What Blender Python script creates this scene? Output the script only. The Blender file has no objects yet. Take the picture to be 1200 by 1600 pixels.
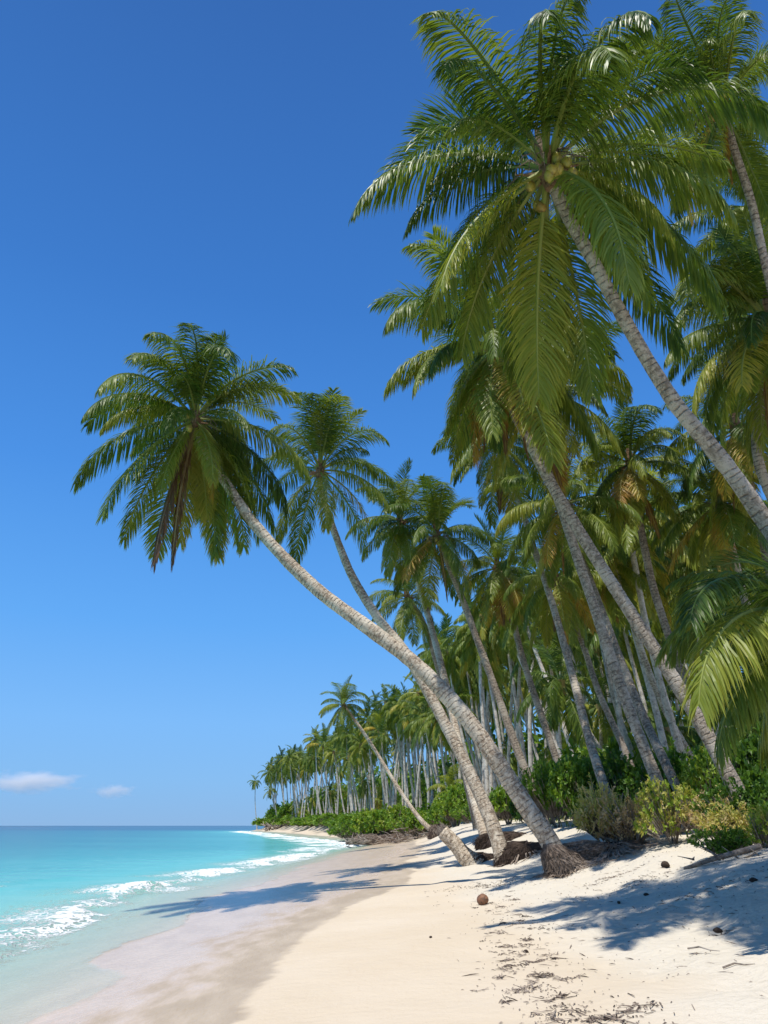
import bpy, math, random
import numpy as np
from mathutils import Vector
R = math.radians
SC = bpy.context.scene
COL = SC.collection
rng = random.Random(7)
nr = np.random.RandomState(11)

# ------------------------------------------------------------ camera, sky, sun, exposure
EYE = 2.1
PITCH = math.atan(490/1155)
cd = bpy.data.cameras.new('camera'); cam = bpy.data.objects.new('camera', cd); COL.objects.link(cam)
cam.location = (0, 0, EYE); cam.rotation_euler = (math.pi/2 + PITCH, 0, 0)
cd.sensor_fit = 'VERTICAL'; cd.sensor_height = 36; cd.lens = 36*1155/1600
cd.clip_start = 0.1; cd.clip_end = 90000
SC.camera = cam
SUNV = Vector((-0.18, -0.27, 1.0)).normalized()
w = bpy.data.worlds.new("World"); SC.world = w; w.use_nodes = True
nt = w.node_tree; nt.nodes.clear()
sky = nt.nodes.new('ShaderNodeTexSky'); sky.sky_type = 'NISHITA'; sky.sun_disc = False
sky.sun_elevation = math.asin(SUNV.z); sky.sun_rotation = math.atan2(SUNV.x, SUNV.y)
sky.air_density = 1.0; sky.dust_density = 0.0; sky.ozone_density = 1.5; sky.altitude = 0
# clear tropical air: deep blue overhead, clean light blue (no yellow band) down at the horizon
tc = nt.nodes.new('ShaderNodeTexCoord'); sx = nt.nodes.new('ShaderNodeSeparateXYZ'); nt.links.new(tc.outputs['Generated'], sx.inputs[0])
cr = nt.nodes.new('ShaderNodeValToRGB'); nt.links.new(sx.outputs['Z'], cr.inputs[0])
SKYC = [(0, (.20, .41, .72)), (.05, (.195, .445, .81)), (.12, (.18, .45, .88)), (.24, (.11, .375, .86)), (.42, (.062, .265, .74)), (.62, (.040, .185, .57)), (.85, (.030, .128, .42)), (1, (.025, .11, .36))]
while len(cr.color_ramp.elements) < len(SKYC): cr.color_ramp.elements.new(.5)
for e_, (p_, c_) in zip(cr.color_ramp.elements, SKYC): e_.position = p_; e_.color = (*c_, 1)
sc_ = nt.nodes.new('ShaderNodeVectorMath'); sc_.operation = 'SCALE'; sc_.inputs['Scale'].default_value = 1/.12
nt.links.new(cr.outputs[0], sc_.inputs[0])
hs = nt.nodes.new('ShaderNodeMix'); hs.data_type = 'RGBA'; hs.inputs[0].default_value = .94
nt.links.new(sky.outputs[0], hs.inputs[6]); nt.links.new(sc_.outputs[0], hs.inputs[7])
bg = nt.nodes.new('ShaderNodeBackground'); bg.inputs[1].default_value = 0.12
wo = nt.nodes.new('ShaderNodeOutputWorld')
nt.links.new(hs.outputs[2], bg.inputs[0]); nt.links.new(bg.outputs[0], wo.inputs[0])
sd = bpy.data.lights.new('sun', 'SUN'); sd.energy = 4.8; sd.angle = R(0.5); sd.color = (1, .95, .86)
sun = bpy.data.objects.new('sun', sd); COL.objects.link(sun)
sun.rotation_euler = SUNV.to_track_quat('Z', 'Y').to_euler()
SC.view_settings.view_transform = 'Standard'; SC.view_settings.look = 'None'
SC.view_settings.gamma = 1; SC.view_settings.exposure = 0.13
SC.render.engine = 'CYCLES'
SC.cycles.transparent_max_bounces = 24
SC.cycles.max_bounces = 6; SC.cycles.volume_bounces = 8; SC.cycles.max_bounces = 10; SC.cycles.diffuse_bounces = 4; SC.cycles.glossy_bounces = 3

# ------------------------------------------------------------ helpers
cp, sp = math.cos(PITCH), math.sin(PITCH)
def ray(px, py):
    u = (px-600)/1155; v = (800-py)/1155
    return Vector((u, cp - v*sp, sp + v*cp))
def P(px, py, depth):
    return Vector((0, 0, EYE)) + ray(px, py)*depth
def proj(p):
    x, y, z = p[0], p[1], p[2]-EYE
    f = y*cp + z*sp; up = -y*sp + z*cp
    return 600+1155*x/f, 800-1155*up/f, f

def vn(x, y, s=0):
    x = np.asarray(x, float); y = np.asarray(y, float)
    xi = np.floor(x).astype(np.int64); yi = np.floor(y).astype(np.int64)
    fx = x-xi; fy = y-yi; fx = fx*fx*(3-2*fx); fy = fy*fy*(3-2*fy)
    def h(a, b):
        n = (a*374761393 + b*668265263 + s*974711) & 0xffffffff
        n = ((n ^ (n >> 13))*1274126177) & 0xffffffff
        return ((n ^ (n >> 16)) & 0xffff)/65535.0
    return (h(xi, yi)*(1-fx)+h(xi+1, yi)*fx)*(1-fy)+(h(xi, yi+1)*(1-fx)+h(xi+1, yi+1)*fx)*fy
def fbm(x, y, s=0, o=4):
    t = 0; a = .5
    for i in range(o):
        t = t + a*vn(x*2**i, y*2**i, s+i*17); a *= .5
    return t
XS_Y = [-60, 10, 14.5, 20, 27, 39, 60, 88, 110, 140, 200, 250, 300, 335, 365, 420, 600, 1000, 26000]
XS_X = [-6.4, -6.4, -6.5, -6.9, -7.3, -6.4, -5.0, -2.8, -5.5, -13, -26, -38, -52, -55, -34, 50, 260, 900, 20000]
F_D = [-20000, -400, -80, -15, -5, 0, 5, 9, 10.5, 12, 14, 17, 30, 100, 4000]
F_Z = [-60, -14, -5, -1.4, -.55, 0, .48, .85, 1.08, 1.55, 2.0, 2.35, 3.0, 4.0, 9]
def xs(y): return np.interp(y, XS_Y, XS_X)
def steep(y): return np.interp(y, [20, 60, 150], [1, 1.35, 1.6])
def gz(x, y):
    d = x - xs(y)
    z = np.interp(np.where(d > 0, d*steep(y), d), F_D, F_Z)
    k = np.clip((d-4.5)/3, 0, 1)
    z = z + k*(fbm(x*.45, y*.45, 3, 3)-.45)*.16
    return z
def gh(x, y): return float(gz(x, y))
def G(px, py):
    r = ray(px, py); t = 2.0
    for i in range(4000):
        p = Vector((0, 0, EYE)) + r*t
        if p.z < gh(p.x, p.y): break
        t += .02 + t*.002
        if t > 600: break
    p.z = gh(p.x, p.y); return p

class MB:
    def __init__(s): s.v = []; s.f = []; s.m = []; s.a = {}
    def add(s, vs, fs, m=0, **at):
        o = len(s.v); s.v.extend(vs); s.f.extend([tuple(i+o for i in f) for f in fs]); s.m.extend([m]*len(fs))
        for k in set(list(s.a)+list(at)):
            l = s.a.setdefault(k, [0.0]*o)
            x = at.get(k, 0.0)
            l.extend(list(x) if hasattr(x, '__len__') else [x]*len(vs))
    def mesh(s, name, mats, smooth=False):
        me = bpy.data.meshes.new(name); me.from_pydata([tuple(p) for p in s.v], [], s.f)
        for m in mats: me.materials.append(m)
        me.polygons.foreach_set('material_index', s.m)
        if smooth: me.polygons.foreach_set('use_smooth', [True]*len(s.f))
        for k, l in s.a.items():
            at = me.attributes.new(k, 'FLOAT', 'POINT'); at.data.foreach_set('value', l)
        me.update(); return me
def link(name, me, parent=None, loc=None):
    o = bpy.data.objects.new(name, me); COL.objects.link(o)
    if parent is not None: o.parent = parent
    if loc is not None: o.location = loc
    return o
def tag(o, label=None, cat=None, group=None, kind=None):
    if label: o['label'] = label
    if cat: o['category'] = cat
    if group: o['group'] = group
    if kind: o['kind'] = kind
    return o

def tube(mb, pts, rad, n=8, m=0, cap=True, **at):
    pts = [Vector(p) for p in pts]; vs = []; tl = []; L = 0
    T0 = (pts[1]-pts[0]).normalized()
    N = T0.orthogonal().normalized()
    for i, p in enumerate(pts):
        T = (pts[min(i+1, len(pts)-1)]-pts[max(i-1, 0)]).normalized()
        N = (N - T*N.dot(T)).normalized(); B = T.cross(N)
        if i: L += (p-pts[i-1]).length
        for k in range(n):
            a = 2*math.pi*k/n
            vs.append(p+(N*math.cos(a)+B*math.sin(a))*rad[i]); tl.append(L)
    fs = [(i*n+k, i*n+(k+1) % n, (i+1)*n+(k+1) % n, (i+1)*n+k) for i in range(len(pts)-1) for k in range(n)]
    if cap: fs.append(tuple(range(n))[::-1]); fs.append(tuple((len(pts)-1)*n+k for k in range(n)))
    mb.add(vs, fs, m, tl=tl, **at)
def catmull(pts, n=10):
    pts = [Vector(p) for p in pts]; q = [pts[0]*2-pts[1]]+pts+[pts[-1]*2-pts[-2]]; out = []
    for i in range(1, len(q)-2):
        for k in range(n):
            t = k/n; a, b, c, d = q[i-1], q[i], q[i+1], q[i+2]
            out.append(.5*((2*b)+(c-a)*t+(2*a-5*b+4*c-d)*t*t+(3*b-a-3*c+d)*t**3))
    out.append(q[-2]); return out
def resample(pts, step):
    L = [0]
    for i in range(1, len(pts)): L.append(L[-1]+(pts[i]-pts[i-1]).length)
    n = max(6, int(L[-1]/step)); A = np.array([tuple(p) for p in pts]); s = np.linspace(0, L[-1], n+1)
    return [Vector((np.interp(t, L, A[:, 0]), np.interp(t, L, A[:, 1]), np.interp(t, L, A[:, 2]))) for t in s], s/L[-1]

# ------------------------------------------------------------ materials
def mat(name):
    m = bpy.data.materials.new(name); m.use_nodes = True; nt = m.node_tree; nt.nodes.clear()
    return m, nt
def N(nt, t, **k):
    n = nt.nodes.new(t)
    for a, b in k.items():
        if a.startswith('i_'):
            key = a[2:].replace('_', ' '); n.inputs[key].default_value = b
        else: setattr(n, a, b)
    return n
def ramp(nt, stops, interp='LINEAR'):
    n = nt.nodes.new('ShaderNodeValToRGB'); cr = n.color_ramp; cr.interpolation = interp
    while len(cr.elements) < len(stops): cr.elements.new(.5)
    for e, (p, c) in zip(cr.elements, stops):
        e.position = p; e.color = (*c, 1) if len(c) == 3 else c
    return n
def mth(nt, op, a, b=None, c=None, clamp=False):
    n = nt.nodes.new('ShaderNodeMath'); n.operation = op; n.use_clamp = clamp
    for i, x in enumerate((a, b, c)):
        if x is None: continue
        if isinstance(x, (int, float)): n.inputs[i].default_value = x
        else: nt.links.new(x, n.inputs[i])
    return n.outputs[0]
def mix(nt, f, a, b, typ='MIX'):
    n = nt.nodes.new('ShaderNodeMix'); n.data_type = 'RGBA'; n.blend_type = typ
    for s, x in ((0, f), (6, a), (7, b)):
        if isinstance(x, (int, float)): n.inputs[s].default_value = x
        elif isinstance(x, tuple): n.inputs[s].default_value = (*x, 1)
        else: nt.links.new(x, n.inputs[s])
    return n.outputs[2]
def sstep(nt, x, lo, hi):
    n = nt.nodes.new('ShaderNodeMapRange'); n.interpolation_type = 'SMOOTHSTEP'
    nt.links.new(x, n.inputs[0]); n.inputs[1].default_value = lo; n.inputs[2].default_value = hi
    return n.outputs[0]
def noise(nt, vec, scale, detail=4, rough=.55, **k):
    n = N(nt, 'ShaderNodeTexNoise'); n.inputs['Scale'].default_value = scale; n.inputs['Detail'].default_value = detail
    n.inputs['Roughness'].default_value = rough
    if vec is not None: nt.links.new(vec, n.inputs['Vector'])
    return n.outputs[0]
def attr(nt, name): return N(nt, 'ShaderNodeAttribute', attribute_name=name).outputs['Fac']
def objco(nt): return N(nt, 'ShaderNodeTexCoord').outputs['Object']
def geopos(nt): return N(nt, 'ShaderNodeNewGeometry').outputs['Position']
def mapping(nt, vec, sc, rot=(0, 0, 0)):
    n = N(nt, 'ShaderNodeMapping'); n.inputs['Scale'].default_value = sc; n.inputs['Rotation'].default_value = rot
    nt.links.new(vec, n.inputs['Vector']); return n.outputs[0]
def bump(nt, h, dist, strength=1, nrm=None):
    n = N(nt, 'ShaderNodeBump'); n.inputs['Distance'].default_value = dist; n.inputs['Strength'].default_value = strength
    nt.links.new(h, n.inputs['Height'])
    if nrm is not None: nt.links.new(nrm, n.inputs['Normal'])
    return n.outputs[0]
def outp(nt, sh):
    o = N(nt, 'ShaderNodeOutputMaterial'); nt.links.new(sh, o.inputs['Surface'])
def principled(nt, col, rough, nrm=None, spec=.5):
    p = N(nt, 'ShaderNodeBsdfPrincipled')
    for key, x in (('Base Color', col), ('Roughness', rough), ('Specular IOR Level', spec)):
        if isinstance(x, (int, float)): p.inputs[key].default_value = x
        elif isinstance(x, tuple): p.inputs[key].default_value = (*x, 1)
        else: nt.links.new(x, p.inputs[key])
    if nrm is not None: nt.links.new(nrm, p.inputs['Normal'])
    return p

def leaf_mat(name, stops, rough=.43, trans=.38, tcol=(1.45, 1.35, .55), spread=.8):
    m, nt = mat(name)
    rnd = N(nt, 'ShaderNodeObjectInfo').outputs['Random']
    a = attr(nt, 'age')
    a = mth(nt, 'ADD', a, mth(nt, 'MULTIPLY', mth(nt, 'SUBTRACT', rnd, .5), spread*.3))
    nz = noise(nt, geopos(nt), 1.3, 2)
    a = mth(nt, 'ADD', a, mth(nt, 'MULTIPLY', mth(nt, 'SUBTRACT', nz, .5), .22))
    c = ramp(nt, stops); nt.links.new(a, c.inputs[0])
    p = principled(nt, c.outputs[0], rough, spec=.32)
    t = N(nt, 'ShaderNodeBsdfTranslucent')
    nt.links.new(mix(nt, 1.0, c.outputs[0], tcol, 'MULTIPLY'), t.inputs[0])
    ms = N(nt, 'ShaderNodeMixShader'); ms.inputs[0].default_value = trans
    nt.links.new(p.outputs[0], ms.inputs[1]); nt.links.new(t.outputs[0], ms.inputs[2]); outp(nt, ms.outputs[0])
    return m
M = {}
M['leaf'] = leaf_mat('palm_leaf', [(0, (.028, .066, .016)), (.20, (.100, .168, .026)), (.42, (.235, .285, .040)), (.68, (.44, .38, .06)),
                                  (.82, (.42, .24, .05)), (1, (.20, .11, .06))])
M['rachis'] = leaf_mat('palm_rachis', [(0, (.13, .20, .04)), (.5, (.30, .32, .07)), (.8, (.42, .30, .09)), (1, (.22, .14, .08))], .45, .08)
M['shrub'] = leaf_mat('shrub_leaf', [(0, (.045, .105, .015)), (.35, (.125, .235, .024)), (.6, (.25, .34, .04)), (.8, (.42, .40, .10)), (1, (.50, .37, .23))],
                      .42, .32, (1.8, 1.7, .7))
def bark(name, c0, c1, c2, ringf=9.0, bd=.03):
    m, nt = mat(name)
    oc = objco(nt); tl = attr(nt, 'tl')
    n1 = noise(nt, oc, 1.3, 4); n2 = noise(nt, oc, 11, 8, .75); n3 = noise(nt, oc, 34, 5, .7)
    # leaf scars: thin dark broken rings round the stem
    ph = mth(nt, 'ADD', mth(nt, 'MULTIPLY', tl, ringf*2*math.pi), mth(nt, 'MULTIPLY', noise(nt, oc, 3.5, 3), 9.0))
    ring = mth(nt, 'MULTIPLY', mth(nt, 'ADD', mth(nt, 'SINE', ph), 1), .5)
    ring = mth(nt, 'MULTIPLY', mth(nt, 'POWER', ring, 9), sstep(nt, noise(nt, oc, 6, 4, .7), .40, .60))
    c = mix(nt, sstep(nt, n2, .40, .60), c0, c1)
    c = mix(nt, mth(nt, 'MULTIPLY', sstep(nt, n1, .46, .66), .75), c, c2)
    c = mix(nt, mth(nt, 'MULTIPLY', ring, .75), c, tuple(x*.40 for x in c0))
    c = mix(nt, mth(nt, 'MULTIPLY', sstep(nt, n3, .56, .66), .75), c, tuple(x*.45 for x in c0))
    h = mth(nt, 'ADD', mth(nt, 'MULTIPLY', ring, -.8), mth(nt, 'ADD', mth(nt, 'MULTIPLY', n2, .6), mth(nt, 'MULTIPLY', n3, .6)))
    p = principled(nt, c, .85, bump(nt, h, bd, .85), .2); outp(nt, p.outputs[0]); return m
M['bark'] = bark('palm_bark', (.23, .18, .13), (.50, .415, .32), (.58, .505, .405))
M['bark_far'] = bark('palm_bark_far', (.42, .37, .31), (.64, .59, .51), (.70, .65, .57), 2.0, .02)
M['bark_shaded'] = bark('palm_bark_shaded', (.18, .14, .105), (.40, .33, .255), (.48, .415, .33))  # darker copy of the palm bark, grove shade put into its colours
M['bark_pale'] = bark('palm_bark_pale', (.27, .20, .14), (.64, .54, .41), (.72, .645, .52))
M['root'] = bark('root_fibre', (.035, .024, .018), (.075, .052, .04), (.10, .07, .052), 3, .03)
M['strand'] = bark('root_strand', (.15, .115, .09), (.30, .235, .185), (.36, .295, .24), 5, .01)
M['wood'] = bark('driftwood', (.16, .125, .10), (.32, .27, .22), (.40, .35, .3), 3, .02)
M['fibre'] = bark('crown_fibre', (.14, .08, .045), (.25, .16, .09), (.30, .2, .12), 7, .02)
m, nt = mat('coconut_husk')
c = ramp(nt, [(0, (.30, .26, .04)), (.5, (.42, .36, .06)), (1, (.38, .22, .05))])
nt.links.new(N(nt, 'ShaderNodeObjectInfo').outputs['Random'], c.inputs[0])
cc = mix(nt, sstep(nt, noise(nt, objco(nt), 6, 4), .5, .75), c.outputs[0], (.16, .11, .04))
outp(nt, principled(nt, cc, .4).outputs[0]); M['nut'] = m
m, nt = mat('dry_husk')
cc = mix(nt, sstep(nt, noise(nt, objco(nt), 14, 5), .4, .65), (.26, .12, .06), (.10, .055, .035))
outp(nt, principled(nt, cc, .7, bump(nt, noise(nt, objco(nt), 40, 4), .01)).outputs[0]); M['husk'] = m

# sand
m, nt = mat('sand')
gp = geopos(nt); wet = attr(nt, 'wet'); lit = attr(nt, 'litter'); dd = attr(nt, 'dist')
nf = noise(nt, gp, 60, 4, .7); nm = noise(nt, gp, 2.2, 5, .6); nl = noise(nt, gp, .35, 3)
streak = noise(nt, mapping(nt, gp, (1.0, .42, 1), (0, 0, R(-24))), 2.2, 6, .55)
dry = mix(nt, sstep(nt, nl, .35, .7), (.565, .47, .345), (.60, .51, .39))
dry = mix(nt, lit, dry, (.60, .54, .44))
dry = mix(nt, mth(nt, 'MULTIPLY', sstep(nt, nf, .58, .8), .35), dry, (.50, .40, .29))
damp = mix(nt, sstep(nt, streak, .35, .65), (.39, .31, .215), (.46, .375, .27))
wetc = mix(nt, sstep(nt, streak, .38, .62), (.57, .435, .305), (.63, .485, .345))
w1 = sstep(nt, mth(nt, 'ADD', wet, mth(nt, 'MULTIPLY', mth(nt, 'SUBTRACT', nm, .5), .05)), .452, .475)
w2 = sstep(nt, mth(nt, 'ADD', wet, mth(nt, 'MULTIPLY', mth(nt, 'SUBTRACT', streak, .5), .35)), .52, .66)
col = mix(nt, w1, dry, damp); col = mix(nt, w2, col, wetc)
rip = noise(nt, mapping(nt, gp, (1, .35, 1), (0, 0, R(-20))), 16, 3, .6)
rough = mth(nt, 'SUBTRACT', .95, mth(nt, 'MULTIPLY', w1, .38)); rough = mth(nt, 'SUBTRACT', rough, mth(nt, 'MULTIPLY', w2, .32))
hd = mth(nt, 'MULTIPLY', mth(nt, 'ADD', mth(nt, 'MULTIPLY', nm, 1.2), mth(nt, 'ADD', mth(nt, 'MULTIPLY', noise(nt, gp, 9, 4, .6), mth(nt, 'ADD', .25, mth(nt, 'MULTIPLY', lit, .9))), mth(nt, 'MULTIPLY', nf, .12))), mth(nt, 'SUBTRACT', 1.0, w1))
hw = mth(nt, 'MULTIPLY', mth(nt, 'ADD', mth(nt, 'MULTIPLY', rip, .45), mth(nt, 'MULTIPLY', streak, .35)), w1)
bn = bump(nt, mth(nt, 'ADD', hd, hw), .055, .8)
p = principled(nt, col, rough, bn, .38)
outp(nt, p.outputs[0]); M['sand'] = m

# sea
m, nt = mat('sea_water')
gp = geopos(nt); lg = attr(nt, 'lg'); fo = attr(nt, 'foam'); th = attr(nt, 'thick')
big = noise(nt, mapping(nt, gp, (.010, .022, 1)), 1.0, 3)
x = mth(nt, 'ADD', lg, mth(nt, 'MULTIPLY', mth(nt, 'SUBTRACT', big, .5), .22))
mid = noise(nt, mapping(nt, gp, (.25, .55, 1)), 1.0, 4)
x = mth(nt, 'ADD', x, mth(nt, 'MULTIPLY', mth(nt, 'SUBTRACT', mid, .5), .10))
c = ramp(nt, [(0, (.42, .62, .50)), (.12, (.27, .58, .47)), (.24, (.11, .46, .40)), (.36, (.038, .30, .28)), (.46, (.012, .17, .185)),
              (.58, (.004, .10, .15)), (.72, (.002, .06, .11)), (1, (.001, .03, .07))])
nt.links.new(x, c.inputs[0])
v1 = noise(nt, mapping(nt, gp, (1.0, .55, 1), (0, 0, R(12))), 1.1, 5, .6)
v2 = noise(nt, mapping(nt, gp, (1.0, .5, 1), (0, 0, R(-10))), 5.5, 4, .6)
v3 = noise(nt, mapping(nt, gp, (.16, .09, 1), (0, 0, R(8))), 1.0, 3, .5)
h = mth(nt, 'ADD', mth(nt, 'MULTIPLY', v1, .22), mth(nt, 'ADD', mth(nt, 'MULTIPLY', v2, .035), mth(nt, 'MULTIPLY', v3, 1.2)))
# lacy foam
vo = N(nt, 'ShaderNodeTexVoronoi', feature='DISTANCE_TO_EDGE'); vo.inputs['Scale'].default_value = 3.6
wv = N(nt, 'ShaderNodeVectorMath', operation='ADD')
nz = N(nt, 'ShaderNodeTexNoise'); nz.inputs['Scale'].default_value = 2.2; nz.inputs['Detail'].default_value = 5; nt.links.new(gp, nz.inputs['Vector'])
nt.links.new(mapping(nt, gp, (1, .6, 1)), wv.inputs[0]); nt.links.new(nz.outputs[1], wv.inputs[1]); nt.links.new(wv.outputs[0], vo.inputs['Vector'])
lace = mth(nt, 'SUBTRACT', 1.0, sstep(nt, vo.outputs['Distance'], .0, .28))
grain = noise(nt, gp, 7, 6, .75)
tot = mth(nt, 'ADD', mth(nt, 'MULTIPLY', lace, .5), mth(nt, 'MULTIPLY', grain, .75))
ff = sstep(nt, mth(nt, 'ADD', mth(nt, 'MULTIPLY', fo, 1.15), mth(nt, 'MULTIPLY', mth(nt, 'SUBTRACT', tot, 1.0), .95)), .08, .42)
fbmp = mth(nt, 'MULTIPLY', mth(nt, 'MULTIPLY', grain, ff), .45)
bn = bump(nt, mth(nt, 'ADD', h, fbmp), .22, .9)
wc = mix(nt, mth(nt, 'MULTIPLY', sstep(nt, v1, .45, .75), .18), c.outputs[0], (.30, .62, .58))
colr = mix(nt, ff, wc, (.93, .95, .95))
rg = mth(nt, 'ADD', .2, mth(nt, 'MULTIPLY', ff, .6))
p = principled(nt, colr, rg, bn, .16); p.inputs['IOR'].default_value = 1.33
al = mth(nt, 'MAXIMUM', th, ff, clamp=True)
nt.links.new(al, p.inputs['Alpha'])
outp(nt, p.outputs[0]); M['sea'] = m

# ------------------------------------------------------------ ground and sea
def axis(segs):
    out = []
    for a, b, n in segs: out += list(np.linspace(a, b, n, endpoint=False))
    out.append(segs[-1][1]); return np.array(out)
def geo(a, b, n): return list(np.geomspace(a, b, n))
WL_PX = [(250, 1640), (330, 1600), (385, 1560), (425, 1520), (452, 1480), (510, 1445), (535, 1420), (598, 1396), (640, 1382), (650, 1362), (640, 1345), (660, 1325)]
wl = [G(*q) for q in WL_PX]
WLY = [p.y for p in wl]; WLD = [p.x-float(xs(p.y)) for p in wl]
o_ = np.argsort(WLY); WLY = np.append(np.array(WLY)[o_], [100, 130]); WLD = np.append(np.array(WLD)[o_], [5.0, 2.6])
def wetline(y): return np.interp(y, WLY, WLD) + (fbm(y*.5, y*0, 91, 3)-.45)*.9
def grid(name, D, Y, zf, m, attrs):
    DD, YY = np.meshgrid(D, Y); XX = DD + xs(YY); ZZ = zf(XX, YY, DD)
    n, k = DD.shape
    me = bpy.data.meshes.new(name)
    idx = np.arange(n*k).reshape(n, k)
    f = np.stack([idx[:-1, :-1], idx[:-1, 1:], idx[1:, 1:], idx[1:, :-1]], -1).reshape(-1, 4)
    me.vertices.add(n*k); me.vertices.foreach_set('co', np.stack([XX, YY, ZZ], -1).ravel())
    me.loops.add(f.size); me.loops.foreach_set('vertex_index', f.ravel().astype(np.int32))
    me.polygons.add(len(f)); me.polygons.foreach_set('loop_start', np.arange(0, f.size, 4, dtype=np.int32))
    me.polygons.foreach_set('loop_total', np.full(len(f), 4, dtype=np.int32))
    me.polygons.foreach_set('use_smooth', np.ones(len(f), dtype=bool))
    me.update(calc_edges=True); me.validate()
    me.materials.append(m)
    for kx, fn in attrs.items():
        at = me.attributes.new(kx, 'FLOAT', 'POINT'); at.data.foreach_set('value', fn(XX, YY, DD).ravel().astype(np.float32))
    return link(name, me)
D = np.concatenate([-np.array(geo(16, 20000, 26))[::-1], axis([(-15, -1, 30), (-1, 18, 200), (18, 30, 40)]), np.array(geo(31, 4000, 26))])
Y = np.concatenate([np.linspace(-60, 0, 12), axis([(1, 5, 16), (5, 30, 260), (30, 70, 110), (70, 160, 60)]), np.array(geo(165, 26000, 60))])
# footprints and hollows in the soft upper sand
foot = [(rng.uniform(2.0, 9), rng.uniform(5, 18), rng.uniform(.10, .28)) for i in range(150)]
def ground_z(x, y, d):
    z = gz(x, y)
    k = np.clip((d-7.5)/2, 0, 1)*np.clip((40-y)/15, 0, 1)
    z = z + k*(fbm(x*1.7, y*1.7, 44, 4)-.47)*.14
    for fx, fy, r in foot:
        if fx - float(xs(fy)) > 8.3:
            q = ((x-fx)**2+(y-fy)**2)/(r*r); z = z - np.where(q < 6, .035*np.exp(-q)-.012*np.exp(-(q-1.6)**2*1.5), 0)
    return z
def f_wet(x, y, d):
    L = wetline(y)
    return np.clip(.47 + (L-d)*.11, 0, 1)
def f_lit(x, y, d): return np.clip((d-8.3-(fbm(y*.8, x*.8, 5, 3)-.5)*1.5)/.9, 0, 1)
ground = grid('sand', D, Y, ground_z, M['sand'], {'wet': f_wet, 'litter': f_lit, 'dist': lambda x, y, d: np.clip(d/20, -1, 1)})
ground['kind'] = 'structure'

WD = np.concatenate([-np.array(geo(16, 20000, 60))[::-1], axis([(-15, -6, 70), (-6, 4.6, 190)])])
WY = np.concatenate([np.linspace(-60, 4, 10), axis([(4.5, 45, 480), (45, 120, 230), (120, 300, 150)]), np.array(geo(305, 26000, 60))])
def bc(y): return -1.15 + (fbm(y*.8, y*0+1, 12, 3)-.45)*1.0 + (fbm(y*.16, y*0+3, 8, 3)-.45)*2.4 + np.interp(y, [9, 15, 22, 30], [.5, .7, .4, 0])      # breaker crest
def amp(y): return (np.clip(fbm(y*.2, y*0+9, 21, 3)*1.9-.25, .3, 1))*np.interp(y, [7, 12, 18, 26, 300], [.05, .35, .7, 1, 1.1])
def f_reach(y): return 2.5 + (fbm(y*.9, y*0+1, 14, 3)-.45)*.7 + (fbm(y*.22, y*0+5, 31, 3)-.45)*3.0 + np.interp(y, [8, 20, 40], [.9, .3, 0])
def water_z(x, y, d):
    c = bc(y); q = d-c
    a = amp(y)*.24
    ridge = np.where(q < 0, np.exp(-(q/1.3)**2), np.exp(-(q/.38)**2))*a
    ridge = ridge*(.75+.5*fbm(x*1.4, y*1.4, 61, 3))
    b2 = (bc(y+40)-6.2); q2 = d-b2
    ridge2 = np.where(q2 < 0, np.exp(-(q2/2.0)**2), np.exp(-(q2/.9)**2))*.09*np.clip(fbm(y*.1, y*0, 71, 2)*2-.4, 0, 1)
    z = ridge+ridge2 + (fbm(x*.5, y*.28, 13, 3)-.45)*.05*np.clip(-d/4, 0, 1)
    near = (d > -.6)
    g = np.interp(np.where(d > 0, d*steep(y), d), F_D, F_Z)
    z = np.where(near, np.maximum(z, g+.014+.010*fbm(x*3, y*1.4, 19, 2)), z)
    rr = f_reach(y)
    z = np.where(d > rr+.5, g-.06, z)
    return z
def f_foam(x, y, d):
    c = bc(y); A = amp(y)
    wq = (fbm(x*.9, y*.7, 25, 4)-.47)*2.2
    q = d-c+wq
    f = np.where(q < 0, np.exp(-(q/.45)**2), np.exp(-(q/.9)**2))*np.clip(A*1.0+.2, 0, .84)*np.interp(y, [12, 19], [.72, 1])
    f2 = np.where(q < 0, np.exp(-(q/3.0)**2)*.60, 0)*np.clip(A*1.4+.1, 0, 1)*np.interp(y, [12, 20], [.6, 1])           # lace behind the crest
    e = d-f_reach(y)+wq*.2; f3 = np.exp(-(e/.07)**2)*.40*np.interp(y, [8, 20], [.5, 1])
    sw = np.where(q > 0, .50*np.exp(-((q-1.3)/1.1)**2), 0)*A
    l2 = np.exp(-((d+4.6+(fbm(x*.3, y*.2, 27, 3)-.5)*4)/.5)**2)*.45*np.clip(fbm(y*.3, y*0, 29, 2)*2.4-.9, 0, 1)
    far = np.clip((y-50)/40, 0, 1)*np.exp(-((d+3.6)/3.4)**2)*.78*np.clip(fbm(x*.5, y*.22, 23, 4)*2.6-.45, 0, 1.2)
    b2 = bc(y+40)-6.2; f4 = np.exp(-((d-b2+wq)/.6)**2)*np.clip(fbm(y*.1, y*0, 71, 2)*2-.75, 0, 1)*.7
    return np.clip(np.maximum.reduce([f, f2, f3, sw, far, l2, f4]), 0, 1.2)*np.where(d > f_reach(y)+.15, 0, 1)
def f_thick(x, y, d):
    t = np.interp(d, [-6.2, -2.7, -.5, 1.2, 2.7, 4.6], [.97, .90, .74, .46, .18, .05])
    return np.where(d > f_reach(y)+.05, 0, t)
sea = grid('sea_water', WD, WY, water_z, M['sea'], {
    'lg': lambda x, y, d: np.log10(1+np.clip(-d, 0, None))/3.4, 'foam': f_foam, 'thick': f_thick})
sea['kind'] = 'structure'

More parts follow.
